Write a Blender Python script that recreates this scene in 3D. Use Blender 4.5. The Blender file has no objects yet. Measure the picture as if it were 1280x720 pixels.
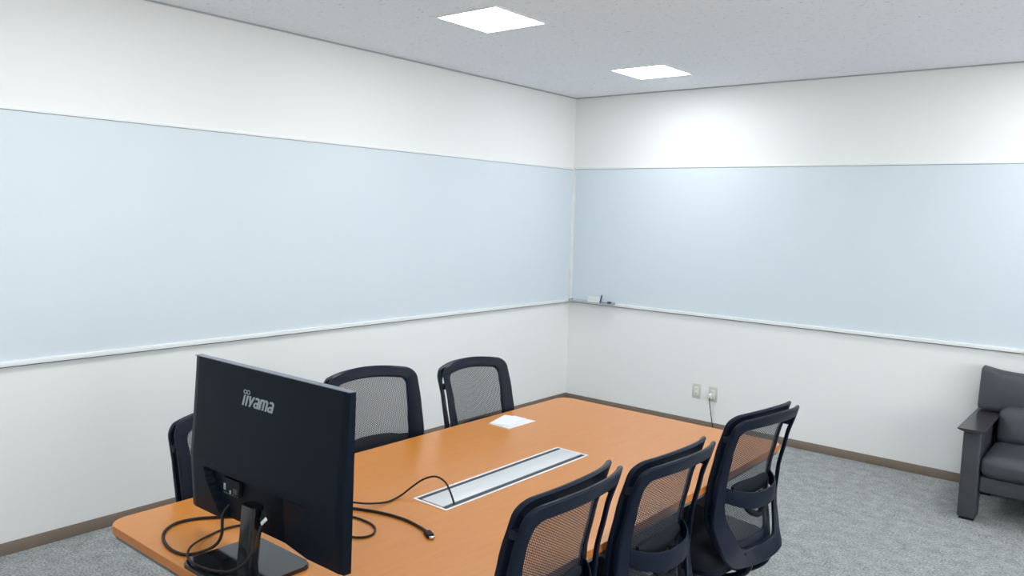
import bpy, bmesh, math, random
from mathutils import Vector, Matrix
random.seed(7)
SC = bpy.context.scene
COL = SC.collection
PI = math.pi
sin, cos = math.sin, math.cos

# ------------------------------------------------------------------ materials
def new_mat(name):
    m = bpy.data.materials.new(name); m.use_nodes = True
    nt = m.node_tree; b = nt.nodes['Principled BSDF']
    return m, nt, b
def plain(name, col, rough=0.5, metal=0.0, spec=0.5, bump=None, vary=0.0, vscale=8, coat=0.0):
    m, nt, b = new_mat(name)
    b.inputs['Base Color'].default_value = (*col, 1)
    b.inputs['Roughness'].default_value = rough
    b.inputs['Metallic'].default_value = metal
    b.inputs['Specular IOR Level'].default_value = spec
    if coat: b.inputs['Coat Weight'].default_value = coat; b.inputs['Coat Roughness'].default_value = 0.15
    tc = nt.nodes.new('ShaderNodeTexCoord')
    if vary:
        n = nt.nodes.new('ShaderNodeTexNoise'); n.inputs['Scale'].default_value = vscale; n.inputs['Detail'].default_value = 4
        nt.links.new(tc.outputs['Object'], n.inputs['Vector'])
        r = nt.nodes.new('ShaderNodeValToRGB')
        r.color_ramp.elements[0].position = .3; r.color_ramp.elements[1].position = .7
        r.color_ramp.elements[0].color = (*[c*(1-vary) for c in col], 1)
        r.color_ramp.elements[1].color = (*[min(1, c*(1+vary)) for c in col], 1)
        nt.links.new(n.outputs['Fac'], r.inputs['Fac']); nt.links.new(r.outputs['Color'], b.inputs['Base Color'])
    if bump:
        n2 = nt.nodes.new('ShaderNodeTexNoise'); n2.inputs['Scale'].default_value = bump[0]; n2.inputs['Detail'].default_value = 5
        nt.links.new(tc.outputs['Object'], n2.inputs['Vector'])
        bp = nt.nodes.new('ShaderNodeBump'); bp.inputs['Strength'].default_value = bump[1]; bp.inputs['Distance'].default_value = bump[2]
        nt.links.new(n2.outputs['Fac'], bp.inputs['Height']); nt.links.new(bp.outputs['Normal'], b.inputs['Normal'])
    return m

M = {}
M['wall'] = plain('wall_paint', (.84, .84, .825), .75, spec=.25, bump=(260, .15, .001))
M['board'] = plain('whiteboard_sheet', (.65, .715, .76), .42, spec=.45)
M['rail'] = plain('white_rail', (.82, .84, .84), .35)
M['gap'] = plain('shadow_joint', (.42, .43, .44), .6)
M['skirt'] = plain('brown_vinyl', (.215, .165, .125), .5, vary=.05)
M['black'] = plain('black_plastic', (.0045, .009, .021), .40, spec=.2, bump=(900, .08, .0004))
M['black2'] = plain('black_satin', (.015, .019, .030), .30, spec=.55)
M['blackm'] = plain('black_matte', (.008, .010, .016), .65, spec=.2)
M['fabric'] = plain('black_seat_fabric', (.014, .016, .022), .9, spec=.2, bump=(700, .4, .001))
M['chrome'] = plain('bright_metal', (.7, .7, .7), .2, metal=1)
M['monitor'] = plain('monitor_shell', (.0045, .009, .016), .36, spec=.09, bump=(1400, .12, .0002))
M['gloss'] = plain('gloss_black', (.008, .009, .011), .10, spec=.6)
M['screen'] = plain('screen_glass', (.005, .005, .006), .25)
M['silverprint'] = plain('grey_print', (.30, .35, .38), .5)
M['port'] = plain('port_green', (.04, .13, .10), .5)
M['steelport'] = plain('port_metal', (.30, .42, .38), .4, metal=.6)
M['leather'] = plain('grey_leather', (.050, .053, .062), .48, spec=.4, bump=(120, .25, .002), vary=.10, vscale=6)
M['darkwood'] = plain('dark_lacquer', (.030, .026, .030), .22, spec=.6, vary=.2, vscale=12)
M['cover'] = plain('white_cover', (.58, .61, .63), .35)
M['white'] = plain('white_plastic', (.78, .79, .77), .4)
M['ivory'] = plain('ivory_plastic', (.60, .59, .52), .45)
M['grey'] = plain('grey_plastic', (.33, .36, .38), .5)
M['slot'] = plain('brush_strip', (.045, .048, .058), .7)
M['cable'] = plain('cable_sheath', (.014, .010, .009), .5, spec=.25)
M['edge'] = plain('orange_edge', (.50,.17,.032), .4, vary=.05)
M['under'] = plain('underside_grey', (.15, .15, .145), .6)
M['paper'] = plain('white_paper', (.74, .76, .78), .7)
M['blue'] = plain('blue_marker', (.03, .05, .22), .4)
M['edgegrey'] = plain('bezel_grey', (.17, .19, .23), .35)
M['trayalu'] = plain('tray_aluminium', (.52, .55, .58), .4)
M['legmetal'] = plain('leg_metal', (.06, .065, .07), .4)
M['lampframe'] = plain('lamp_frame', (.80, .82, .85), .4)

# ceiling: pitted mineral board
m, nt, b = new_mat('ceiling_board'); M['ceiling'] = m
tc = nt.nodes.new('ShaderNodeTexCoord')
n = nt.nodes.new('ShaderNodeTexNoise'); n.inputs['Scale'].default_value = 45; n.inputs['Detail'].default_value = 8; n.inputs['Roughness'].default_value = .7
nt.links.new(tc.outputs['Object'], n.inputs['Vector'])
r = nt.nodes.new('ShaderNodeValToRGB')
r.color_ramp.elements[0].position = .30; r.color_ramp.elements[0].color = (.50, .51, .53, 1)
r.color_ramp.elements[1].position = .42; r.color_ramp.elements[1].color = (.88, .89, .915, 1)
nt.links.new(n.outputs['Fac'], r.inputs['Fac']); nt.links.new(r.outputs['Color'], b.inputs['Base Color'])
b.inputs['Roughness'].default_value = .9; b.inputs['Specular IOR Level'].default_value = .2
bp = nt.nodes.new('ShaderNodeBump'); bp.inputs['Strength'].default_value = .4; bp.inputs['Distance'].default_value = .003
nt.links.new(n.outputs['Fac'], bp.inputs['Height']); nt.links.new(bp.outputs['Normal'], b.inputs['Normal'])

# carpet: flecked grey loop pile
m, nt, b = new_mat('carpet_grey'); M['carpet'] = m
tc = nt.nodes.new('ShaderNodeTexCoord')
n1 = nt.nodes.new('ShaderNodeTexNoise'); n1.inputs['Scale'].default_value = 95; n1.inputs['Detail'].default_value = 7; n1.inputs['Roughness'].default_value = .75
n2 = nt.nodes.new('ShaderNodeTexNoise'); n2.inputs['Scale'].default_value = 14; n2.inputs['Detail'].default_value = 5
for q in (n1, n2): nt.links.new(tc.outputs['Object'], q.inputs['Vector'])
mx = nt.nodes.new('ShaderNodeMath'); mx.operation = 'MULTIPLY_ADD'; mx.inputs[1].default_value = .22
nt.links.new(n2.outputs['Fac'], mx.inputs[0]); nt.links.new(n1.outputs['Fac'], mx.inputs[2])
r = nt.nodes.new('ShaderNodeValToRGB')
r.color_ramp.elements[0].position = .44; r.color_ramp.elements[0].color = (.110, .117, .115, 1)
r.color_ramp.elements[1].position = .78; r.color_ramp.elements[1].color = (.50, .525, .515, 1)
nt.links.new(mx.outputs[0], r.inputs['Fac']); nt.links.new(r.outputs['Color'], b.inputs['Base Color'])
b.inputs['Roughness'].default_value = .95; b.inputs['Specular IOR Level'].default_value = .1
bp = nt.nodes.new('ShaderNodeBump'); bp.inputs['Strength'].default_value = .6; bp.inputs['Distance'].default_value = .004
nt.links.new(n1.outputs['Fac'], bp.inputs['Height']); nt.links.new(bp.outputs['Normal'], b.inputs['Normal'])

# table laminate: orange wood with very soft grain along its length
m, nt, b = new_mat('orange_wood_laminate'); M['wood'] = m
tc = nt.nodes.new('ShaderNodeTexCoord'); mp = nt.nodes.new('ShaderNodeMapping'); mp.inputs['Scale'].default_value = (30, 2.2, 1)
nt.links.new(tc.outputs['Object'], mp.inputs['Vector'])
n = nt.nodes.new('ShaderNodeTexNoise'); n.inputs['Scale'].default_value = 2.5; n.inputs['Detail'].default_value = 6
nt.links.new(mp.outputs['Vector'], n.inputs['Vector'])
r = nt.nodes.new('ShaderNodeValToRGB')
r.color_ramp.elements[0].position = .25; r.color_ramp.elements[0].color = (.52, .192, .028, 1)
r.color_ramp.elements[1].position = .75; r.color_ramp.elements[1].color = (.57, .216, .035, 1)
nt.links.new(n.outputs['Fac'], r.inputs['Fac']); nt.links.new(r.outputs['Color'], b.inputs['Base Color'])
b.inputs['Roughness'].default_value = .30; b.inputs['Specular IOR Level'].default_value = .5

# chair mesh: woven net, really open between its threads
m, nt, b = new_mat('woven_net'); M['net'] = m
tc = nt.nodes.new('ShaderNodeTexCoord'); sp = nt.nodes.new('ShaderNodeSeparateXYZ'); cb = nt.nodes.new('ShaderNodeCombineXYZ')
nt.links.new(tc.outputs['Object'], sp.inputs[0]); nt.links.new(sp.outputs['X'], cb.inputs['Y']); nt.links.new(sp.outputs['Z'], cb.inputs['X'])
br = nt.nodes.new('ShaderNodeTexBrick'); br.inputs['Scale'].default_value = 1
br.inputs['Brick Width'].default_value = .0064; br.inputs['Row Height'].default_value = .0058; br.inputs['Mortar Size'].default_value = .0015
br.inputs['Mortar Smooth'].default_value = .2
nt.links.new(cb.outputs[0], br.inputs['Vector'])
b.inputs['Base Color'].default_value = (.03, .033, .042, 1); b.inputs['Roughness'].default_value = .5
tr = nt.nodes.new('ShaderNodeBsdfTransparent'); mix = nt.nodes.new('ShaderNodeMixShader')
nt.links.new(br.outputs['Fac'], mix.inputs['Fac']); nt.links.new(tr.outputs[0], mix.inputs[1]); nt.links.new(b.outputs[0], mix.inputs[2])
nt.links.new(mix.outputs[0], nt.nodes['Material Output'].inputs['Surface'])

# lamp diffuser
m, nt, b = new_mat('lamp_diffuser'); M['lamp'] = m
em = nt.nodes.new('ShaderNodeEmission'); em.inputs['Color'].default_value = (.93, .97, 1, 1); em.inputs['Strength'].default_value = 16.5
nt.links.new(em.outputs[0], nt.nodes['Material Output'].inputs['Surface'])

m, nt, b = new_mat('fill_panel_glow'); M['fill_panel'] = m  # glowing panel added to fill the room with soft light
em = nt.nodes.new('ShaderNodeEmission'); em.inputs['Color'].default_value = (.95, .98, 1, 1); em.inputs['Strength'].default_value = 3.9
nt.links.new(em.outputs[0], nt.nodes['Material Output'].inputs['Surface'])

# ------------------------------------------------------------------ helpers
def obj(name, bm, mat, parent=None, smooth=35):
    me = bpy.data.meshes.new(name)
    bmesh.ops.recalc_face_normals(bm, faces=bm.faces[:])
    bm.to_mesh(me); bm.free()
    mats = mat if isinstance(mat, (list, tuple)) else [mat]
    for k in mats: me.materials.append(M[k])
    if smooth:
        for p in me.polygons: p.use_smooth = True
        me.set_sharp_from_angle(angle=math.radians(smooth))
    o = bpy.data.objects.new(name, me); COL.objects.link(o)
    if parent: o.parent = parent
    return o
def thing(name, label, cat, loc=(0, 0, 0), rz=0, group=None):
    o = bpy.data.objects.new(name, None); COL.objects.link(o)
    o.empty_display_size = .1
    o.location = loc; o.rotation_euler = (0, 0, rz)
    o['label'] = label; o['category'] = cat
    if group: o['group'] = group
    return o
def tag(o, label, cat, group=None):
    o['label'] = label; o['category'] = cat
    if group: o['group'] = group
    return o
def struct(name, bm, mat, smooth=35):
    o = obj(name, bm, mat, None, smooth); o['kind'] = 'structure'; return o
def BM(): return bmesh.new()
def box(bm, x0, x1, y0, y1, z0, z1, bev=0, seg=2, mi=0, M4=None):
    r = bmesh.ops.create_cube(bm, size=1)
    vs = r['verts']
    for v in vs:
        v.co = Vector(((x0+x1)/2+v.co.x*(x1-x0), (y0+y1)/2+v.co.y*(y1-y0), (z0+z1)/2+v.co.z*(z1-z0)))
    fs = list({f for v in vs for f in v.link_faces})
    for f in fs: f.material_index = mi
    if M4 is not None:
        for v in vs: v.co = M4 @ v.co
    if bev:
        es = list({e for v in vs for e in v.link_edges})
        bmesh.ops.bevel(bm, geom=es, offset=bev, segments=seg, affect='EDGES', profile=.5)
    return bm
def catmull(pts, n=8):
    P = [Vector(p) for p in pts]; P = [2*P[0]-P[1]] + P + [2*P[-1]-P[-2]]
    out = []
    for i in range(1, len(P)-2):
        a, b_, c, d = P[i-1:i+3]
        for k in range(n):
            t = k/n
            out.append(.5*((2*b_)+(c-a)*t+(2*a-5*b_+4*c-d)*t*t+(3*b_-a-3*c+d)*t**3))
    out.append(P[-2]); return out
def tube(bm, pts, r, seg=10, sm=8, cap=True):
    pts = catmull(pts, sm) if sm else [Vector(p) for p in pts]
    rings = []; up = None
    for i, p in enumerate(pts):
        t = (pts[min(i+1, len(pts)-1)]-pts[max(i-1, 0)]).normalized()
        if up is None:
            up = Vector((0, 0, 1)) if abs(t.z) < .9 else Vector((1, 0, 0))
        a = (up - t*up.dot(t)).normalized(); up = a; c = t.cross(a)
        rr = r[i*(len(r)-1)//max(1, len(pts)-1)] if isinstance(r, (list, tuple)) else r
        rings.append([bm.verts.new(p+(a*cos(2*PI*k/seg)+c*sin(2*PI*k/seg))*rr) for k in range(seg)])
    for A, B in zip(rings, rings[1:]):
        for k in range(seg): bm.faces.new((A[k], A[(k+1) % seg], B[(k+1) % seg], B[k]))
    if cap: bm.faces.new(rings[0][::-1]); bm.faces.new(rings[-1])
    return bm
def cyl(bm, c, r, h, seg=24, r2=None, axis='z'):
    r2 = r if r2 is None else r2
    A = []; B = []
    for k in range(seg):
        a = 2*PI*k/seg
        if axis == 'z':
            A.append(bm.verts.new((c[0]+r*cos(a), c[1]+r*sin(a), c[2]))); B.append(bm.verts.new((c[0]+r2*cos(a), c[1]+r2*sin(a), c[2]+h)))
        elif axis == 'y':
            A.append(bm.verts.new((c[0]+r*cos(a), c[1], c[2]+r*sin(a)))); B.append(bm.verts.new((c[0]+r2*cos(a), c[1]+h, c[2]+r2*sin(a))))
        else:
            A.append(bm.verts.new((c[0], c[1]+r*cos(a), c[2]+r*sin(a)))); B.append(bm.verts.new((c[0]+h, c[1]+r2*cos(a), c[2]+r2*sin(a))))
    for k in range(seg): bm.faces.new((A[k], A[(k+1) % seg], B[(k+1) % seg], B[k]))
    bm.faces.new(A[::-1]); bm.faces.new(B); return bm
def round_poly(cs, rad, n=8, m=10):
    """cs corners (ccw), rad radius per corner, n arc points, m points along each edge; fixed point count"""
    cs = [Vector(c) for c in cs]; N = len(cs); out = []; arcs = []
    for i in range(N):
        p = cs[i]; a = (cs[i-1]-p).normalized(); b_ = (cs[(i+1) % N]-p).normalized()
        ang = a.angle(b_); r = rad[i]; d = r/math.tan(ang/2)
        s, e = p+a*d, p+b_*d; c = p+(a+b_).normalized()*(r/sin(ang/2))
        a0 = math.atan2(s.y-c.y, s.x-c.x); a1 = math.atan2(e.y-c.y, e.x-c.x)
        while a1 < a0-1e-9: a1 += 2*PI
        if a1-a0 > PI: a1 -= 2*PI
        arcs.append([c+Vector((cos(a0+(a1-a0)*k/n), sin(a0+(a1-a0)*k/n)))*r for k in range(n+1)])
    for i in range(N):
        out += arcs[i]; s = arcs[i][-1]; e = arcs[(i+1) % N][0]
        out += [s.lerp(e, k/m) for k in range(1, m)]
    return out
def prism(bm, poly, z0, z1, bev=0, mi=0):
    A = [bm.verts.new((p[0], p[1], z0)) for p in poly]; B = [bm.verts.new((p[0], p[1], z1)) for p in poly]
    n = len(A); fs = []
    for k in range(n): fs.append(bm.faces.new((A[k], A[(k+1) % n], B[(k+1) % n], B[k])))
    fs.append(bm.faces.new(A[::-1])); t = bm.faces.new(B); fs.append(t)
    for f in fs: f.material_index = mi
    if bev: bmesh.ops.bevel(bm, geom=list(t.edges), offset=bev, segments=2, affect='EDGES')
    return bm

# ------------------------------------------------------------------ room shell
H = 2.65; RX = 6.4; RY = -7.4; T = .12
bm = BM(); box(bm, -T, RX+T, RY-T, T, -.1, 0); struct('floor', bm, 'carpet', 0)
bm = BM(); box(bm, -T, RX+T, RY-T, T, H, H+.1); struct('ceiling', bm, 'ceiling', 0)
bm = BM(); box(bm, -T, 0, RY, 0, 0, H); struct('wall_left', bm, 'wall', 0)
bm = BM(); box(bm, -T, RX+T, 0, T, 0, H); struct('wall_back', bm, 'wall', 0)
bm = BM(); box(bm, RX, RX+T, RY, 0, 0, H); struct('wall_right', bm, 'wall', 0)
bm = BM(); box(bm, -T, RX+T, RY-T, RY, 0, H); struct('wall_front', bm, 'wall', 0)
SK = .060
bm = BM(); box(bm, 0, .008, RY, 0, 0, SK, .002); struct('baseboard_left', bm, 'skirt')
bm = BM(); box(bm, .008, RX-.008, -.008, 0, 0, SK, .002); struct('baseboard_back', bm, 'skirt')
bm = BM(); box(bm, RX-.008, RX, RY, 0, 0, SK, .002); struct('baseboard_right', bm, 'skirt')
bm = BM(); box(bm, .008, RX-.008, RY, RY+.008, 0, SK, .002); struct('baseboard_front', bm, 'skirt')
# slim moulding, coloured grey for the shadow gap where walls meet ceiling
bm = BM(); box(bm, 0, .010, RY, 0, H-.008, H, .001); struct('shadow_trim_1', bm, 'gap')
bm = BM(); box(bm, .010, RX, -.010, 0, H-.008, H, .001); struct('shadow_trim_2', bm, 'gap')

# unseen windows with glowing panels, added in the right wall as fill light
for k, wy in enumerate((-2.5, -5.1)):
    bm = BM(); w_, z0_, z1_ = .90, .80, 2.20; x0_, x1_ = RX-.03, RX
    box(bm, x0_-.01, x1_, wy-w_, wy+w_, z0_-.05, z0_, .003); box(bm, x0_, x1_, wy-w_, wy+w_, z1_, z1_+.05, .003)
    box(bm, x0_, x1_, wy-w_, wy-w_+.05, z0_, z1_, .003); box(bm, x0_, x1_, wy+w_-.05, wy+w_, z0_, z1_, .003); box(bm, x0_, x1_, wy-.02, wy+.02, z0_, z1_, .003)
    fr = struct('fill_window_%d' % (k+1), bm, 'rail')
    bm = BM(); box(bm, RX-.010, RX-.003, wy-w_+.05, wy+w_-.05, z0_, z1_); obj('fill_panel', bm, 'fill_panel', fr, 0)

# ------------------------------------------------------------------ whiteboards (magnetic sheet in white rails)
def whiteboard(label, along, L, z0, z1):
    t = thing('whiteboard', label, 'whiteboard', (0, 0, z0))
    h = z1-z0
    def bx(a0, a1, d0, d1, c0, c1, bev=.0015):
        bm = BM()
        if along == 'y': box(bm, d0, d1, -a1, -a0, c0, c1, bev)
        else: box(bm, a0+.020, a1, -d1, -d0, c0, c1, bev)
        return bm
    obj('writing_surface', bx(.016, L-.02, 0, .006, .02, h-.008, 0), 'board', t)
    obj('bottom_rail', bx(.008, L, 0, .022, 0, .024, .003), 'rail', t)
    obj('shadow_strip', bx(.010, L, 0, .015, -.0035, 0, 0), 'slot', t)  # dark strips stand in for the shadow lines below both rails
    obj('shadow_strip', bx(.010, L-.02, 0, .0085, h-.0125, h-.010, 0), 'grey', t)
    obj('top_rail', bx(.008, L, 0, .012, h-.010, h+.006, .002), 'rail', t)
    obj('end_rail', bx(.003, .018, .0, .014, .02, h-.01, .002), 'rail', t)
    obj('end_rail', bx(L-.02, L, .0, .014, .02, h-.01, .002), 'rail', t)
    return t
whiteboard('long pale blue whiteboard covering the wall on the left side of the room', 'y', 7.2, .882, 2.045)
whiteboard('pale blue whiteboard on the far wall above the outlets and sofa', 'x', 6.0, .885, 2.050)
# shade under the rails is built in as thin dark strips
# ------------------------------------------------------------------ ceiling lights
LS = .395
def ceiling_light(x, y, label, grp=None):
    t = thing('ceiling_light', label, 'ceiling light', (x, y, H), 0, grp)
    h = LS/2
    bm = BM()
    for (a, b_, c, d) in ((-h-.012, h+.012, -h-.012, -h), (-h-.012, h+.012, h, h+.012), (-h-.012, -h, -h, h), (h, h+.012, -h, h)):
        box(bm, a, b_, c, d, -.006, 0)
    obj('frame', bm, 'lampframe', t)
    bm = BM(); box(bm, -h, h, -h, h, -.004, -.001); obj('diffuser', bm, 'lamp', t, 0)
    return t
ceiling_light(1.20, -2.505, 'square white ceiling light nearer the camera, at top centre')
ceiling_light(1.180, -.790, 'square white ceiling light nearer the corner of the walls')
for x, y in ((1.2, -4.22), (1.2, -5.94), (3.75, -.79), (3.75, -2.505), (3.75, -4.22), (3.75, -5.94)):  # unseen lamps, added to raise the room's brightness
    ceiling_light(x, y, 'square white ceiling light added for fill, outside the visible part of the ceiling', 'added ceiling lights out of frame')

# ------------------------------------------------------------------ conference table
TX0, TX1, TY0, TY1, TZ = 1.710, 2.85, -4.718, -2.452, .72
tcx, tcy = (TX0+TX1)/2, (TY0+TY1)/2
tab = thing('conference_table', 'rectangular orange wood conference table with rounded corners and central cable duct', 'table', (tcx, tcy, 0))
hx, hy = (TX1-TX0)/2, (TY1-TY0)/2
DX = 2.287-tcx; DW = .075; DY0, DY1 = -3.978-tcy, -3.19-tcy
def rrect(ax, ay, r, n=8, m=2, cx=0, cy=0): 
    return [(p[0]+cx, p[1]+cy) for p in round_poly([(-ax, -ay), (ax, -ay), (ax, ay), (-ax, ay)], [r]*4, n, m)]
bm = BM(); prism(bm, rrect(hx, hy, .055), TZ-.024, TZ, .0025)
o = obj('tabletop', bm, ['wood', 'edge'], tab)
for p in o.data.polygons:
    if abs(p.normal.z) < .5: p.material_index = 1
bm = BM()   # slanted dark under-edge
A = [bm.verts.new((p[0], p[1], TZ-.024)) for p in rrect(hx-.004, hy-.004, .052)]
B = [bm.verts.new((p[0], p[1], TZ-.040)) for p in rrect(hx-.008, hy-.008, .048)]
for k in range(len(A)): bm.faces.new((A[k], A[(k+1) % len(A)], B[(k+1) % len(A)], B[k]))
bm.faces.new(B); bm.faces.new(A[::-1])
obj('under_panel', bm, 'under', tab)
for s in (-1, 1):                                   # slab end legs with a levelling foot
    y = s*(hy-.10)
    bm = BM(); box(bm, -.30, .30, y-.02, y+.02, .03, TZ-.042, .004); lg = obj('leg', bm, 'legmetal', tab)
    bm = BM(); box(bm, -.34, .34, y-.035, y+.035, 0, .03, .006); obj('foot', bm, 'legmetal', lg)
bm = BM(); box(bm, -.012, .012, -(hy-.14), hy-.14, .36, TZ-.06, .002); obj('modesty_panel', bm, 'under', tab)
# duct: white frame, brush strips, lid
bm = BM()
a, b_, c, d = DX-DW, DX+DW, DY0, DY1; z0, z1 = TZ, TZ+.0025; w = .008
box(bm, a, b_, c, c+w, z0, z1, .0006); box(bm, a, b_, d-w, d, z0, z1, .0006); box(bm, a, a+w, c+w, d-w, z0, z1, .0006); box(bm, b_-w, b_, c+w, d-w, z0, z1, .0006)
du = obj('cable_duct', bm, 'paper', tab)
bm = BM(); box(bm, a+w, a+w+.020, c+w, d-w, z0, z0+.001); obj('brush_strip', bm, 'slot', du)
bm = BM(); box(bm, b_-w-.020, b_-w, c+w, d-w, z0, z0+.001); obj('brush_strip', bm, 'slot', du)
bm = BM(); box(bm, a+w+.020, b_-w-.020, c+w+.006, d-w-.003, z0, z0+.0035, .001); obj('duct_lid', bm, 'cover', du)
bm = BM(); cyl(bm, (b_-w-.010, d-w-.03, z0+.001), .004, .001, 12); obj('screw_hole', bm, 'blackm', du)
bm = BM(); cyl(bm, (a+w+.010, d-w-.03, z0+.001), .0055, .001, 12); obj('screw_hole', bm, 'blackm', du)

# ------------------------------------------------------------------ papers on the table
def sheet(cx, cy, w, h, rot, z, th, label):
    bm = BM(); n = 6
    top = [[bm.verts.new(((i/n-.5)*w, (j/n-.5)*h, th+.0012*sin(3*i/n+2*j/n))) for j in range(n+1)] for i in range(n+1)]
    bot = [[bm.verts.new(((i/n-.5)*w, (j/n-.5)*h, 0)) for j in range(n+1)] for i in range(n+1)]
    for i in range(n):
        for j in range(n):
            bm.faces.new((top[i][j], top[i+1][j], top[i+1][j+1], top[i][j+1])); bm.faces.new((bot[i][j], bot[i][j+1], bot[i+1][j+1], bot[i+1][j]))
    ring = [(i, 0) for i in range(n)]+[(n, j) for j in range(n)]+[(i, n) for i in range(n, 0, -1)]+[(0, j) for j in range(n, 0, -1)]
    for k in range(len(ring)):
        p, q = ring[k], ring[(k+1) % len(ring)]
        bm.faces.new((top[p[0]][p[1]], top[q[0]][q[1]], bot[q[0]][q[1]], bot[p[0]][p[1]]))
    o = obj('paper_sheet', bm, 'paper'); o.location = (cx, cy, z); o.rotation_euler = (0, 0, rot)
    tag(o, label, 'paper', 'papers on the conference table'); return o
sheet(1.848, -3.033, .118, .184, .01, TZ, .003, 'white paper sheet lying flat on the table, undermost of the small pile')
sheet(1.826, -3.034, .105, .165, .26, TZ+.0045, .0012, 'white paper sheet turned askew on top of the small pile on the table')

# ------------------------------------------------------------------ office chair
def yprof(z):
    P = [(.36, .064), (.42, .047), (.50, .020), (.605, .0), (.73, .009), (.85, .034), (.96, .067), (1.0, .080)]
    if z <= P[0][0]: return P[0][1]
    for (a, ya), (b_, yb) in zip(P, P[1:]):
        if z <= b_:
            t = (z-a)/(b_-a); t = t*t*(3-2*t)*.35+t*.65
            return ya+(yb-ya)*t
    return P[-1][1]
BACKY = .245; WR = 1.146
def ysurf(u, z, off): return BACKY+yprof(z)+off-WR*u*u
def shell_ring(bm, outer, inner, off, th, rnd=.004):
    """closed frame band: outer/inner loops of equal length in (u,z), bent over the back surface, thickness th"""
    n = len(outer); rings = []
    prof = [(0, 0+rnd), (0, th-rnd), (rnd, th), (1, th), (2, th-rnd), (2, rnd), (1, 0), (rnd, 0)]
    for o_, i_ in zip(outer, inner):
        o_ = Vector(o_); i_ = Vector(i_); L = (i_-o_).length; dr = (i_-o_)/max(L, 1e-6)
        pts = [(0, rnd), (0, th-rnd), (rnd, th), (L-rnd, th), (L, th-rnd), (L, rnd), (L-rnd, 0), (rnd, 0)]
        ring = []
        for s, t_ in pts:
            q = o_+dr*s; ring.append(bm.verts.new((q.x, ysurf(q.x, q.y, off+t_), q.y)))
        rings.append(ring)
    for k in range(n):
        A, B = rings[k], rings[(k+1) % n]
        for j in range(8): bm.faces.new((A[j], A[(j+1) % 8], B[(j+1) % 8], B[j]))
    return bm
def make_chair(label):
    t = thing('office_chair', label, 'chair', (0, 0, 0), 0, 'mesh office chairs around the table')
    # seat
    bm = BM()
    out = round_poly([(-.232, -.24), (.232, -.24), (.205, .205), (-.205, .205)], [.09, .09, .07, .07], 8, 6)
    lev = [(.407, .965), (.415, .99), (.442, 1.0), (.458, .985), (.468, .95), (.473, .86)]
    rings = [[bm.verts.new((p.x*s, p.y*s, z-.018*max(0, (-p.y-.12)/.12)**2*.6)) for p in out] for z, s in lev]
    for A, B in zip(rings, rings[1:]):
        for k in range(len(A)): bm.faces.new((A[k], A[(k+1) % len(A)], B[(k+1) % len(A)], B[k]))
    bm.faces.new(rings[0][::-1]); bm.faces.new(rings[-1])
    st = obj('seat', bm, 'fabric', t)
    bm = BM(); prism(bm, round_poly([(-.215, -.21), (.215, -.21), (.19, .20), (-.19, .20)], [.06]*4, 6, 3), .388, .410); obj('seat_pan', bm, 'black', t)
    # mechanism
    bm = BM(); box(bm, -.075, .075, -.09, .13, .330, .390, .015, 3); obj('tilt_mechanism', bm, 'blackm', t)
    bm = BM(); tube(bm, [(.05, -.02, .350), (.16, -.02, .352), (.235, -.03, .350)], .006, 8); lv = obj('height_lever', bm, 'blackm', t)
    bm = BM(); box(bm, .225, .275, -.045, -.018, .343, .357, .005); obj('lever_tip', bm, 'grey', lv)
    # spine from mechanism out to the yoke
    bm = BM(); ps = [(0, .10, .345), (0, .18, .352), (0, .25, .400), (0, ysurf(0, .46, -.004), .455)]
    for w_ in (-.045, .045): tube(bm, [(p[0]+w_*(1+.5*i/3), p[1], p[2]) for i, p in enumerate(ps)], .013, 10, 6)
    obj('back_bracket', bm, 'black', t)
    # rear frame: top bar, two posts, wide lower yoke - one moulding
    def crown(L): return [Vector((p.x, p.y+.022*max(0, min(1, (p.y-.6)/.36))*(1-(p.x/.219)**2))) for p in L]
    o_ = [(-.185, .441), (.185, .441), (.219, .570), (.216, .971), (-.216, .971), (-.219, .570)]
    i_ = [(-.112, .497), (.112, .497), (.178, .64), (.190, .930), (-.190, .930), (-.178, .64)]
    O = crown(round_poly(o_, [.045, .045, .22, .036, .036, .22], 8, 10)); I = crown(round_poly(i_, [.030, .030, .18, .026, .026, .18], 8, 10))
    bm = BM(); shell_ring(bm, O, I, .0, .016, .005); obj('rear_frame', bm, 'black', t)
    # mesh frame in front of it
    gap = -.037
    o2 = [(-.172, .462), (.172, .462), (.213, .60), (.212, .981), (-.212, .981), (-.213, .60)]
    i2 = [(-.118, .512), (.118, .512), (.148, .68), (.164, .938), (-.164, .938), (-.148, .68)]
    O2 = crown(round_poly(o2, [.05, .05, .22, .040, .040, .22], 8, 10)); I2 = crown(round_poly(i2, [.03, .03, .2, .026, .026, .2], 8, 10))
    bm = BM(); shell_ring(bm, O2, I2, gap, .017, .006); obj('mesh_frame', bm, 'black', t)
    # net: patch filling the inner outline
    bm = BM(); NU, NZ = 28, 40
    zs = [.505+(.944-.505)*j/NZ for j in range(NZ+1)]
    def halfw(z): return (.118+.030*(z-.512)/.168 if z < .68 else .148+.016*(z-.68)/.258)+.006
    g = []
    for z in zs:
        row = []
        for i in range(NU+1):
            u = (2*i/NU-1)*halfw(z); z2 = z+.022*max(0, min(1, (z-.6)/.36))*(1-(u/.219)**2)
            row.append(bm.verts.new((u, ysurf(u, z2, gap+.008), z2)))
        g.append(row)
    for j in range(NZ):
        for i in range(NU): bm.faces.new((g[j][i], g[j][i+1], g[j+1][i+1], g[j+1][i]))
    obj('mesh_back', bm, 'net', t)
    # webs joining the two frames
    for s in (-1, 1):
        for (z, u, hz) in ((.905, .203, .011), (.610, .196, .017)):
            bm = BM(); y0 = ysurf(u, z, gap+.012); y1 = ysurf(u, z, .006)
            box(bm, s*u-.012, s*u+.012, y0, y1, z-hz, z+hz, .003); obj('frame_joint', bm, 'black', t)
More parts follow.
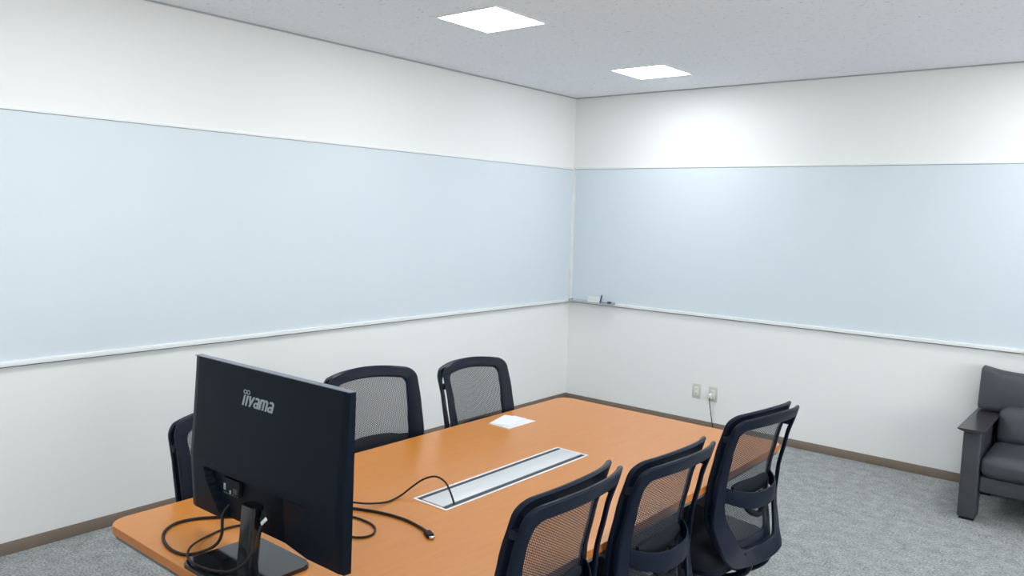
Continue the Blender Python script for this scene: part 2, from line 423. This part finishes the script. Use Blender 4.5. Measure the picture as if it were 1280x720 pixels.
    # lower join
    bm = BM(); box(bm, -.11, .11, ysurf(0, .48, gap+.010), ysurf(0, .48, .004), .468, .490, .004); obj('lower_joint', bm, 'black', t)
    # lumbar: pad against the net, curved strap behind, adjuster
    bm = BM(); n = 16
    rings = []
    for k in range(n+1):
        u = -.118+.236*k/n; e = math.sqrt(max(0, 1-(abs(u)/.124)**4)); y = ysurf(u, .70, gap+.010); hz = .026*e+.002
        rings.append([bm.verts.new((u, y+dy, .70+dz*hz)) for dy, dz in ((.0, -1), (.010, -.9), (.014, 0), (.010, .9), (0, 1))])
    for A, B in zip(rings, rings[1:]):
        for j in range(5): bm.faces.new((A[j], A[(j+1) % 5], B[(j+1) % 5], B[j]))
    bm.faces.new(rings[0]); bm.faces.new(rings[-1][::-1])
    obj('lumbar_pad', bm, 'blackm', t)
    bm = BM(); n = 24; rings = []
    for k in range(n+1):
        s = 2*k/n-1; u = .160*s; f = (1-abs(s)**2.4)
        y = ysurf(u, .69, gap+.016)*(1-f)+(ysurf(0, .69, 0)+.022)*f
        zt = .718-.022*f; zb = .664-.030*f
        rings.append([bm.verts.new((u, y, zb)), bm.verts.new((u, y+.005, zb+.002)), bm.verts.new((u, y+.008, (zt+zb)/2)), bm.verts.new((u, y+.005, zt-.002)), bm.verts.new((u, y, zt))])
    for A, B in zip(rings, rings[1:]):
        for j in range(5): bm.faces.new((A[j], A[(j+1) % 5], B[(j+1) % 5], B[j]))
    bm.faces.new(rings[0]); bm.faces.new(rings[-1][::-1])
    obj('lumbar_strap', bm, 'black', t)
    bm = BM(); y = ysurf(0, .62, gap+.025)
    tube(bm, [(-.062, y-.008, .665), (-.050, y+.010, .622), (0, y+.022, .600), (.050, y+.010, .622), (.062, y-.008, .665)], .011, 10)
    obj('lumbar_adjuster', bm, 'blackm', t)
    # gas column, star base, castors
    bm = BM(); cyl(bm, (0, 0, .20), .016, .150, 20); cyl(bm, (0, 0, .10), .026, .13, 20, .024); obj('gas_column', bm, 'blackm', t)
    bm = BM(); cyl(bm, (0, 0, .070), .045, .045, 24, .034); obj('base_hub', bm, 'blackm', t)
    for k in range(5):
        a = 2*PI*k/5+PI/2; d_ = Vector((cos(a), sin(a), 0)); R = Matrix.Rotation(a, 4, 'Z')
        bm = BM(); nn = 5; rs = []
        for q in range(nn+1):
            f = q/nn; x = .03+.225*f; w_ = .026-.010*f; zc = .094-.020*f; hh = .018-.006*f
            rs.append([bm.verts.new(R @ Vector((x, yy*w_, zc+zz*hh))) for yy, zz in ((-1, -1), (1, -1), (1, .5), (.5, 1), (-.5, 1), (-1, .5))])
        for A, B in zip(rs, rs[1:]):
            for j in range(6): bm.faces.new((A[j], A[(j+1) % 6], B[(j+1) % 6], B[j]))
        bm.faces.new(rs[0][::-1]); bm.faces.new(rs[-1]); ar = obj('base_arm', bm, 'blackm', t)
        bm = BM(); c_ = d_*.245; cyl(bm, (c_.x, c_.y, .042), .007, .036, 10)
        for sgn in (-1, 1):
            bm2 = BM(); cyl(bm2, (0, sgn*.006 if sgn > 0 else -.022, 0), .025, .016, 20, axis='y')
            for v in bm2.verts: v.co = R @ v.co + Vector((c_.x, c_.y, .025))
            me = bpy.data.meshes.new('tmp'); bm2.to_mesh(me); bm2.free(); bm.from_mesh(me); bpy.data.meshes.remove(me)
        obj('castor', bm, 'blackm', ar)
    return t
def copy_tree(o, parent=None):
    c = o.copy(); COL.objects.link(c)
    if parent: c.parent = parent
    for ch in list(o.children): copy_tree(ch, c)
    return c
CH = [(2.714, -2.958, -97.5, -.003, 'black mesh office chair at far right end of table, its back angled towards the sofa'),
      (2.704, -3.639, -91.4, -.009, 'black mesh office chair pushed in midway along the right side of the table'),
      (2.703, -4.179, -86.7, .031, 'black mesh office chair nearest the camera on the right side of the table'),
      (1.838, -3.012, 88.6, -.037, 'black mesh office chair behind the papers, farthest on the left side of the table'),
      (1.783, -3.614, 80.9, -.012, 'black mesh office chair midway on the left side, partly behind the monitor edge'),
      (1.856, -4.258, 88.5, -.046, 'black mesh office chair mostly hidden behind the monitor at left')]
first = make_chair(CH[0][4])
made = [first]+[copy_tree(first) for _ in CH[1:]]
for c, (x, y, a, lift, lab) in zip(made, CH):
    c.location = (x, y, 0); c.rotation_euler = (0, 0, math.radians(a)); c['label'] = lab
    for part in c.children:                     # seat height set by the gas lift
        if part.name.split('.')[0] not in ('gas_column', 'base_hub', 'base_arm'): part.location.z += lift

# ------------------------------------------------------------------ monitor
MW, MH = .68, .43
mon = thing('computer_monitor', 'large black computer monitor seen from the back on the near end of the table', 'monitor', (2.25, -4.59, TZ))
# local: x right, y towards the chairs' far end (screen faces +y), z up from the table
PX, PY, PZ = .01, .030, .070     # bottom centre of the panel back
tilt = -.03; roll = .010
PM = Matrix.Translation((PX, PY, PZ)) @ Matrix.Rotation(roll, 4, 'Y').inverted() @ Matrix.Rotation(tilt, 4, 'X')
PM = Matrix.Translation((PX, PY, PZ)) @ Matrix.Rotation(-roll, 4, 'Y') @ Matrix.Rotation(tilt, 4, 'X')
bm = BM(); NX, NZ = 136, 86
def depth(x, z):
    """how far the back stands out (towards -y)"""
    ex = min(1, (MW/2-abs(x))/.02); rz = .150
    if z >= rz: d = .014*(1-(z-rz)/(MH-rz))**1.2
    else: d = .014*(1-.75*(rz-z)/rz)
    d += .004*ex
    # cable bay, a sunk trapezoid behind the stand
    top = .128
    xl = -.262+.085*((top-z)/top)**1.5
    if z < top and x > xl and x < .20: d -= .021*min(1, (.20-x)/.12)
    return d
xs = [-MW/2+MW*i/NX for i in range(NX+1)]; zs = [MH*j/NZ for j in range(NZ+1)]
g = [[bm.verts.new((x, -depth(x, z), z)) for x in xs] for z in zs]
f_ = [[bm.verts.new((x, .016, z)) for x in (xs[0], xs[-1])] for z in (zs[0], zs[-1])]
for j in range(NZ):
    for i in range(NX): bm.faces.new((g[j][i], g[j][i+1], g[j+1][i+1], g[j+1][i]))
a00, a10, a01, a11 = f_[0][0], f_[0][1], f_[1][0], f_[1][1]
bm.faces.new([a00, a10]+[g[0][i] for i in range(NX, -1, -1)]); bm.faces.new([a11, a01]+[g[NZ][i] for i in range(NX+1)])
bm.faces.new([a01, a00]+[g[j][0] for j in range(NZ+1)]); bm.faces.new([a10, a11]+[g[j][NX] for j in range(NZ, -1, -1)])
bm.faces.new([a00, a01, a11, a10])
for v in bm.verts: v.co = PM @ v.co
shell = obj('back_shell', bm, 'monitor', mon, 50)
bm = BM(); box(bm, -MW/2+.008, MW/2-.008, .016, .018, .022, MH-.008, 0, M4=PM); obj('screen', bm, 'screen', mon)
bm = BM(); box(bm, -MW/2, MW/2, -.004, .0175, MH, MH+.002, 0, M4=PM); obj('top_edge', bm, 'edgegrey', mon)['label'] = 'pale grey top edge'
# ports
bm = BM()
box(bm, -.182, -.105, -.004, .004, .072, .116, .0, M4=PM)
po = obj('port_panel', bm, 'blackm', mon)
for (x0, x1, z0, z1, mt) in ((-.179, -.170, .082, .100, 'steelport'), (-.150, -.143, .076, .086, 'steelport'), (-.132, -.112, .080, .094, 'slot')):
    bm = BM(); box(bm, x0, x1, -.006, -.003, z0, z1, .001, M4=PM); obj('port', bm, mt, po)
bm = BM()
for k in range(7):
    x = -.180+k*.0105; box(bm, x, x+.0055, -.0048, -.0038, .0735, .0760, 0, M4=PM)
obj('port_marking', bm, 'port', po)
# stand column and base
bm = BM(); prism(bm, round_poly([(-.028, -.020), (.028, -.020), (.028, .016), (-.028, .016)], [.010]*4, 5, 2), .006, .165, .002)
for v in bm.verts: v.co += Vector((.020, -.018+v.co.z*.10, 0))
obj('stand_column', bm, 'gloss', mon)
bm = BM(); prism(bm, rrect(.128, .112, .028, 8, 2, .005, -.012), 0, .011, .003); obj('stand_base', bm, 'gloss', mon)
# brand lettering on the back: strokes
def stroke(bm, pts, w, y0, y1, closed=False):
    P = [Vector(p) for p in pts]; n = len(P); L = []; R_ = []
    for i in range(n):
        a = P[(i-1) % n] if (closed or i > 0) else P[i]; c = P[(i+1) % n] if (closed or i < n-1) else P[i]
        t_ = (c-a).normalized(); nn = Vector((-t_.y, t_.x))*w/2; L.append(P[i]+nn); R_.append(P[i]-nn)
    for i in range(n if closed else n-1):
        j = (i+1) % n; q = [L[i], L[j], R_[j], R_[i]]
        A = [bm.verts.new((v.x, y0, v.y)) for v in q]; B = [bm.verts.new((v.x, y1, v.y)) for v in q]
        bm.faces.new(A); bm.faces.new(B[::-1])
        for k in range(4): bm.faces.new((A[k], A[(k+1) % 4], B[(k+1) % 4], B[k]))
def arc(cx, cy, rx, ry, a0, a1, n=14): return [(cx+rx*cos(math.radians(a0+(a1-a0)*k/n)), cy+ry*sin(math.radians(a0+(a1-a0)*k/n))) for k in range(n+1)]
bm = BM(); sw = .20
def let_i(x): stroke(bm, [(x, 0), (x, 1)], sw, 0, 1)
def let_y(x): stroke(bm, [(x, 1), (x+.22, .30)], sw, 0, 1); stroke(bm, [(x+.50, 1), (x+.16, 0)], sw, 0, 1)
def let_a(x):
    stroke(bm, [(x+.05, .90)]+arc(x+.26, .72, .22, .20, 120, 0)+[(x+.48, 0)], sw, 0, 1)
    stroke(bm, arc(x+.24, .28, .20, .20, 0, 360, 20)[:-1], sw*.9, 0, 1, True)
def let_m(x):
    stroke(bm, [(x, 0), (x, 1)], sw, 0, 1)
    stroke(bm, [(x, .80)]+arc(x+.18, .76, .18, .17, 150, 0)+[(x+.36, 0)], sw, 0, 1)
    stroke(bm, [(x+.36, .80)]+arc(x+.54, .76, .18, .17, 150, 0)+[(x+.72, 0)], sw, 0, 1)
let_i(0); let_i(.36); let_y(.62); let_a(1.26); let_m(1.98); let_a(2.90)
LH = .028; LWID = 3.48
for v in bm.verts:
    v.co.x += .22*(v.co.z-.5)*1.0
for px in (.12, .50):
    b4 = BM(); stroke(b4, arc(px, 1.30, .17, .17, 0, 360, 20)[:-1], .08, 0, 1, True)
    me = bpy.data.meshes.new('tmp'); b4.to_mesh(me); b4.free(); bm.from_mesh(me); bpy.data.meshes.remove(me)
LX, LZ = -.014, .345; k_ = .134/LWID
LM = PM @ Matrix.Translation((LX-.071, 0, LZ-LH/2))
for v in bm.verts:
    x = v.co.x*k_; z = v.co.z*LH; dd = depth(LX-.071+x, LZ-LH/2+z)
    v.co = LM @ Vector((x, -dd+.0004-.0010*(1-v.co.y), z))
obj('brand_lettering', bm, 'silverprint', mon, 0)['label'] = 'silver grey lettering iiyama'

# ------------------------------------------------------------------ cables
def cable(name, label, pts, r, plugs=()):
    bm = BM(); tube(bm, pts, r, 10, 8)
    o = obj(name, bm, 'cable'); tag(o, label, 'cable'); return o
cz = TZ+.0048
A = cable('video_cable', 'thick black cable looping from the monitor, ending in a loose plug on the table',
  [(2.118, -4.567, .838), (2.122, -4.590, .815), (2.149, -4.610, .775), (2.135, -4.622, .745), (2.110, -4.652, .728),
   (2.085, -4.680, cz), (2.030, -4.688, cz), (1.960, -4.672, cz), (1.905, -4.640, cz), (1.875, -4.590, cz), (1.888, -4.530, cz), (1.94, -4.460, cz), (2.00, -4.37, cz),
   (2.06, -4.26, cz), (2.12, -4.19, cz), (2.19, -4.150, cz), (2.26, -4.128, cz), (2.33, -4.120, cz), (2.40, -4.128, cz), (2.448, -4.142, cz+.002)], .0042)
bm = BM(); R = Matrix.Translation((2.462, -4.150, TZ+.0065)) @ Matrix.Rotation(math.radians(-25), 4, 'Z')
box(bm, -.020, .014, -.010, .010, -.006, .006, .002, M4=R); p = obj('plug', bm, 'blackm', A)
bm = BM(); box(bm, .014, .026, -.0075, .0075, -.003, .003, .0005, M4=R); obj('plug_tip', bm, 'chrome', p)['label'] = 'metal tip'
cz = TZ+.0038
B = cable('power_cord', 'thinner black cord from the monitor, curling back and arching down into the table duct',
  [(2.322, -4.600, .852), (2.324, -4.610, .835), (2.333, -4.630, .800), (2.325, -4.655, .765), (2.300, -4.675, .746), (2.260, -4.690, .739), (2.215, -4.700, .737),
   (2.165, -4.704, .737), (2.112, -4.685, .736), (2.065, -4.645, .7335), (2.020, -4.575, cz), (2.008, -4.510, cz), (2.03, -4.45, cz), (2.08, -4.40, cz), (2.18, -4.345, cz),
   (2.29, -4.315, cz), (2.335, -4.288, cz), (2.338, -4.250, cz), (2.298, -4.214, cz), (2.235, -4.206, cz), (2.16, -4.215, cz), (2.10, -4.212, cz+.008), (2.105, -4.185, cz+.016),
   (2.165, -4.130, cz+.010), (2.180, -4.060, cz), (2.178, -4.000, .728), (2.185, -3.955, .748), (2.205, -3.925, .770), (2.240, -3.905, .783), (2.285, -3.905, .775), (2.320, -3.915, .750), (2.344, -3.922, .721)], .0032)
bm = BM(); R = Matrix.Translation((2.322, -4.588, .866)) @ Matrix.Rotation(math.radians(20), 4, 'Y')
box(bm, -.011, .011, -.011, .007, -.016, .016, .003, M4=R); p = obj('plug', bm, 'blackm', B)
bm = BM(); R2 = Matrix.Translation((2.334, -4.603, .862)) @ Matrix.Rotation(math.radians(48), 4, 'Y')
box(bm, -.0045, .0045, -.002, .001, -.015, .015, .001, M4=R2); obj('plug_label', bm, 'white', p)['label'] = 'white paper tag'

# ------------------------------------------------------------------ wall outlets
def outlet(x, z, label):
    t = thing('wall_outlet', label, 'electrical outlet', (x, 0, z), 0, 'outlets on the far wall')
    bm = BM(); box(bm, -.035, .035, -.006, 0, -.058, .058, .003); obj('cover_plate', bm, 'ivory', t)
    bm = BM(); box(bm, -.017, .017, -.0085, -.006, -.034, .034, .001); s = obj('socket_insert', bm, 'white', t)
    for dz in (-.019, .019):
        bm = BM()
        for dx in (-.006, .006): box(bm, dx-.0012, dx+.0012, -.0092, -.0082, dz-.005, dz+.005)
        obj('slots', bm, 'blackm', s)
    return t
outlet(1.267, .288, 'ivory wall outlet with nothing plugged in, left of the pair on the far wall')
outlet(1.407, .284, 'ivory wall outlet with a cord plugged in, right of the pair on the far wall')
bm = BM(); tube(bm, [(1.400, -.045, .262), (1.404, -.052, .235), (1.414, -.050, .17), (1.424, -.040, .09), (1.432, -.032, .03), (1.436, -.045, .006), (1.45, -.12, .004), (1.62, -.75, .004), (1.95, -1.6, .004), (2.24, -2.40, .005), (2.25, -2.495, .06), (2.25, -2.510, .30), (2.25, -2.508, .66)], .0035, 8)
w_ = obj('power_lead', bm, 'cable'); tag(w_, 'thin black cord hanging from the right wall outlet to the floor behind the table', 'cord')
bm = BM(); box(bm, 1.386, 1.412, -.045, -.0095, .254, .292, .005); obj('plug', bm, 'white', w_)['label'] = 'cream plug'

# ------------------------------------------------------------------ pen tray and its things
ty = -.0225
t = thing('pen_tray', 'small grey pen tray on the bottom rail of the far whiteboard, in the corner', 'pen tray', (.275, ty, .905))
bm = BM(); L = .215
sec = [(0, .010), (0, -.004), (-.052, -.004), (-.062, .002), (-.062, .005), (-.059, .005), (-.051, -.001), (-.003, -.001), (-.003, .010)]
rg = [[bm.verts.new((x, y, z)) for y, z in sec] for x in (-L, L)]
for k in range(len(sec)): bm.faces.new((rg[0][k], rg[0][(k+1) % len(sec)], rg[1][(k+1) % len(sec)], rg[1][k]))
bm.faces.new(rg[0][::-1]); bm.faces.new(rg[1]); obj('tray_channel', bm, 'trayalu', t)
for s in (-1, 1):
    bm = BM(); box(bm, s*L-.003, s*L+.003, -.064, 0, -.006, .012, .001); obj('end_cap', bm, 'grey', t)
bm = BM(); box(bm, -.06, .06, -.038, .038, 0, .026, .004)
e = obj('felt', bm, 'white'); 
er = thing('board_eraser', 'white board eraser standing on the pen tray against the far whiteboard', 'eraser', (.29, ty-.008, .9045))
e.parent = er; e.location = (0, -.010, 0); e.scale = (1, .25, 1.9)
bm = BM(); box(bm, -.058, .058, -.020, -.003, 0, .012, .002); o = obj('handle', bm, 'rail', er)
def marker(x, y, z, rot, matb, label, ax='x'):
    t = thing('marker_pen', label, 'marker', (x, y, z), 0, 'markers in the pen tray'); t.rotation_euler = rot
    bm = BM(); cyl(bm, (-.033, 0, 0), .008, .058, 14, axis='x'); obj('barrel', bm, 'white' if matb == 'blue' else 'grey', t)
    bm = BM(); cyl(bm, (.025, 0, 0), .009, .035, 14, .0075, axis='x'); obj('cap', bm, matb, t)
    return t
marker(.408, ty-.0215, .9165, (0, 0, 0), 'blue', 'marker pen with a blue cap lying in the pen tray beside the eraser')
bm = BM()
mk = thing('marker_pen', 'blue marker pen leaning upright against the right end of the eraser', 'marker', (.361, ty-.026, .9055), 0, 'markers in the pen tray')
mk.rotation_euler = (0, math.radians(10), 0)
cyl(bm, (0, 0, 0), .0065, .060, 14); obj('barrel', bm, 'blue', mk)
bm = BM(); cyl(bm, (0, 0, .060), .005, .012, 14, .003); obj('tip', bm, 'blue', mk)
marker(.422, ty-.0445, .9160, (0, 0, 0), 'slot', 'grey marker pen with dark cap lying at the right end of the pen tray')

# ------------------------------------------------------------------ sofa
SX0, SX1 = 3.215, 4.70
so = thing('leather_sofa', 'dark grey leather sofa with flat black armrests against the far wall', 'sofa', ((SX0+SX1)/2, -.40, 0))
ox, oy = (SX0+SX1)/2, -.40
hw = (SX1-SX0)/2
def L_(bm):  # world -> local
    for v in bm.verts: v.co -= Vector((ox, oy, 0))
    return bm
def soft(bm, x0, x1, y0, y1, z0, z1, r, bulge=0, nx=18, ny=10, nz=8, ear=0, shear=0):
    """cushion: subdivided rounded box with crowned faces"""
    cx, cy, cz_ = (x0+x1)/2, (y0+y1)/2, (z0+z1)/2; hx_, hy_, hz_ = (x1-x0)/2, (y1-y0)/2, (z1-z0)/2
    r_ = bmesh.ops.create_cube(bm, size=2); vs0 = r_['verts']
    es = list({e for v in vs0 for e in v.link_edges})
    bmesh.ops.subdivide_edges(bm, edges=es, cuts=13, use_grid_fill=True)
    for v in bm.verts:
        p = v.co.copy(); q = Vector((p.x*hx_, p.y*hy_, p.z*hz_))
        c_ = Vector((max(-hx_+r, min(hx_-r, q.x)), max(-hy_+r, min(hy_-r, q.y)), max(-hz_+r, min(hz_-r, q.z))))
        d_ = q-c_
        if d_.length > 1e-6: q = c_+d_.normalized()*min(r, d_.length if False else r) if max(abs(p.x), abs(p.y), abs(p.z)) > .999 else q
        bx = (1-p.x**2); by = (1-p.y**2); bz = (1-p.z**2)
        q.y += bulge*p.y*bx*bz; q.z += bulge*.8*p.z*bx*by
        if ear and p.z > 0: q.z += ear*(abs(p.x)**4)*p.z - ear*.5*p.z*bx
        q.y += shear*(q.z+hz_)
        v.co = Vector((cx, cy, cz_))+q
    return bm
for s, xa in ((0, SX0), (1, SX1)):
    sg = 1 if s == 0 else -1
    x0, x1 = (xa+.022, xa+.115) if s == 0 else (xa-.115, xa-.022)
    bm = BM(); box(bm, x0, x1, -.715, -.60, .012, .510, .012, 3); box(bm, x0+.01, x1-.01, -.605, -.10, .175, .505, .008, 2); box(bm, x0, x1, -.16, -.055, .012, .51, .012, 3)
    arm = obj('arm_panel', L_(bm), 'leather', so)
    bm = BM(); box(bm, x0+.01, x1-.01, -.705, -.61, 0, .014); box(bm, x0+.01, x1-.01, -.15, -.065, 0, .014); obj('glide', L_(bm), 'blackm', arm)
    bm = BM()   # boat-shaped armrest board: flat top, underside curved up to its front and sides
    xc = (x0+x1)/2; w0 = .068; n = 12; ys = (-.775, -.760, -.60, -.30, -.085)
    rg = []
    for j, y in enumerate(ys):
        ring = [bm.verts.new((xc-w0, y, .532)), bm.verts.new((xc+w0, y, .532))]
        for k in range(n+1):
            a = k/n; u = 1-2*a; ring.append(bm.verts.new((xc+w0*u, y, .528-(.020 if j else .014)*(1-u*u)**.7)))
        rg.append(ring)
    for A_, B_ in zip(rg, rg[1:]):
        for k in range(len(A_)): bm.faces.new((A_[k], A_[(k+1) % len(A_)], B_[(k+1) % len(A_)], B_[k]))
    bm.faces.new(rg[0][::-1]); bm.faces.new(rg[-1]); obj('armrest', L_(bm), 'darkwood', so)['label'] = 'glossy black flat armrest'
bm = BM(); box(bm, SX0+.115, SX1-.115, -.700, -.12, .170, .262, .014, 3); obj('seat_rail', L_(bm), 'leather', so)
n = 2; sw_ = (SX1-SX0-.235)/n
for k in range(n):
    a = SX0+.117+k*sw_
    bm = BM(); soft(bm, a+.001, a+sw_-.001, -.735, -.20, .262, .385, .045, .016); obj('seat_cushion', L_(bm), 'leather', so)
for k in range(n):
    a = SX0+.117+k*sw_
    bm = BM(); soft(bm, a+.012, a+sw_-.006, -.335, -.19, .375, .580, .045, .022, shear=.28); obj('lower_back_cushion', L_(bm), 'leather', so)
hw2 = (SX1-SX0)/n
for k in range(n):
    a = SX0+k*hw2
    bm = BM(); soft(bm, a+.004, a+hw2-.004, -.205, -.080, .540, .768, .018, .026, ear=.030, shear=.18); bc = obj('back_cushion', L_(bm), 'leather', so)
bm = BM(); box(bm, SX0+.05, SX1-.05, -.10, -.03, .17, .70, .015, 3); obj('back_frame', L_(bm), 'leather', so)

# ------------------------------------------------------------------ camera
cx_, cy_, cz_ = 3.99800541, -5.69027323, 1.64526838
p_, r_, y_ = 9.49402035e-02, -3.06907715e-02, -6.85420449e-01; F = 983.561904
f = Vector((sin(y_)*cos(p_), cos(y_)*cos(p_), -sin(p_))); rt = Vector((cos(y_), -sin(y_), 0)); dn = f.cross(rt)
rt2 = rt*cos(r_)+dn*sin(r_); dn2 = -rt*sin(r_)+dn*cos(r_)
cam = bpy.data.cameras.new('camera'); co = bpy.data.objects.new('camera', cam); COL.objects.link(co)
R = Matrix((rt2, -dn2, -f)).transposed().to_4x4()
co.matrix_world = Matrix.Translation((cx_, cy_, cz_)) @ R
cam.sensor_width = 36; cam.lens = F/1280*36; cam.clip_start = .05
SC.camera = co

# ------------------------------------------------------------------ world and view
w = bpy.data.worlds.new('world'); SC.world = w; w.use_nodes = True
w.node_tree.nodes['Background'].inputs['Color'].default_value = (.5, .55, .6, 1); w.node_tree.nodes['Background'].inputs['Strength'].default_value = .05
vs = SC.view_settings; vs.view_transform = 'Standard'; vs.look = 'None'; vs.gamma = 1; vs.use_curve_mapping = False
vs.exposure = 0.87
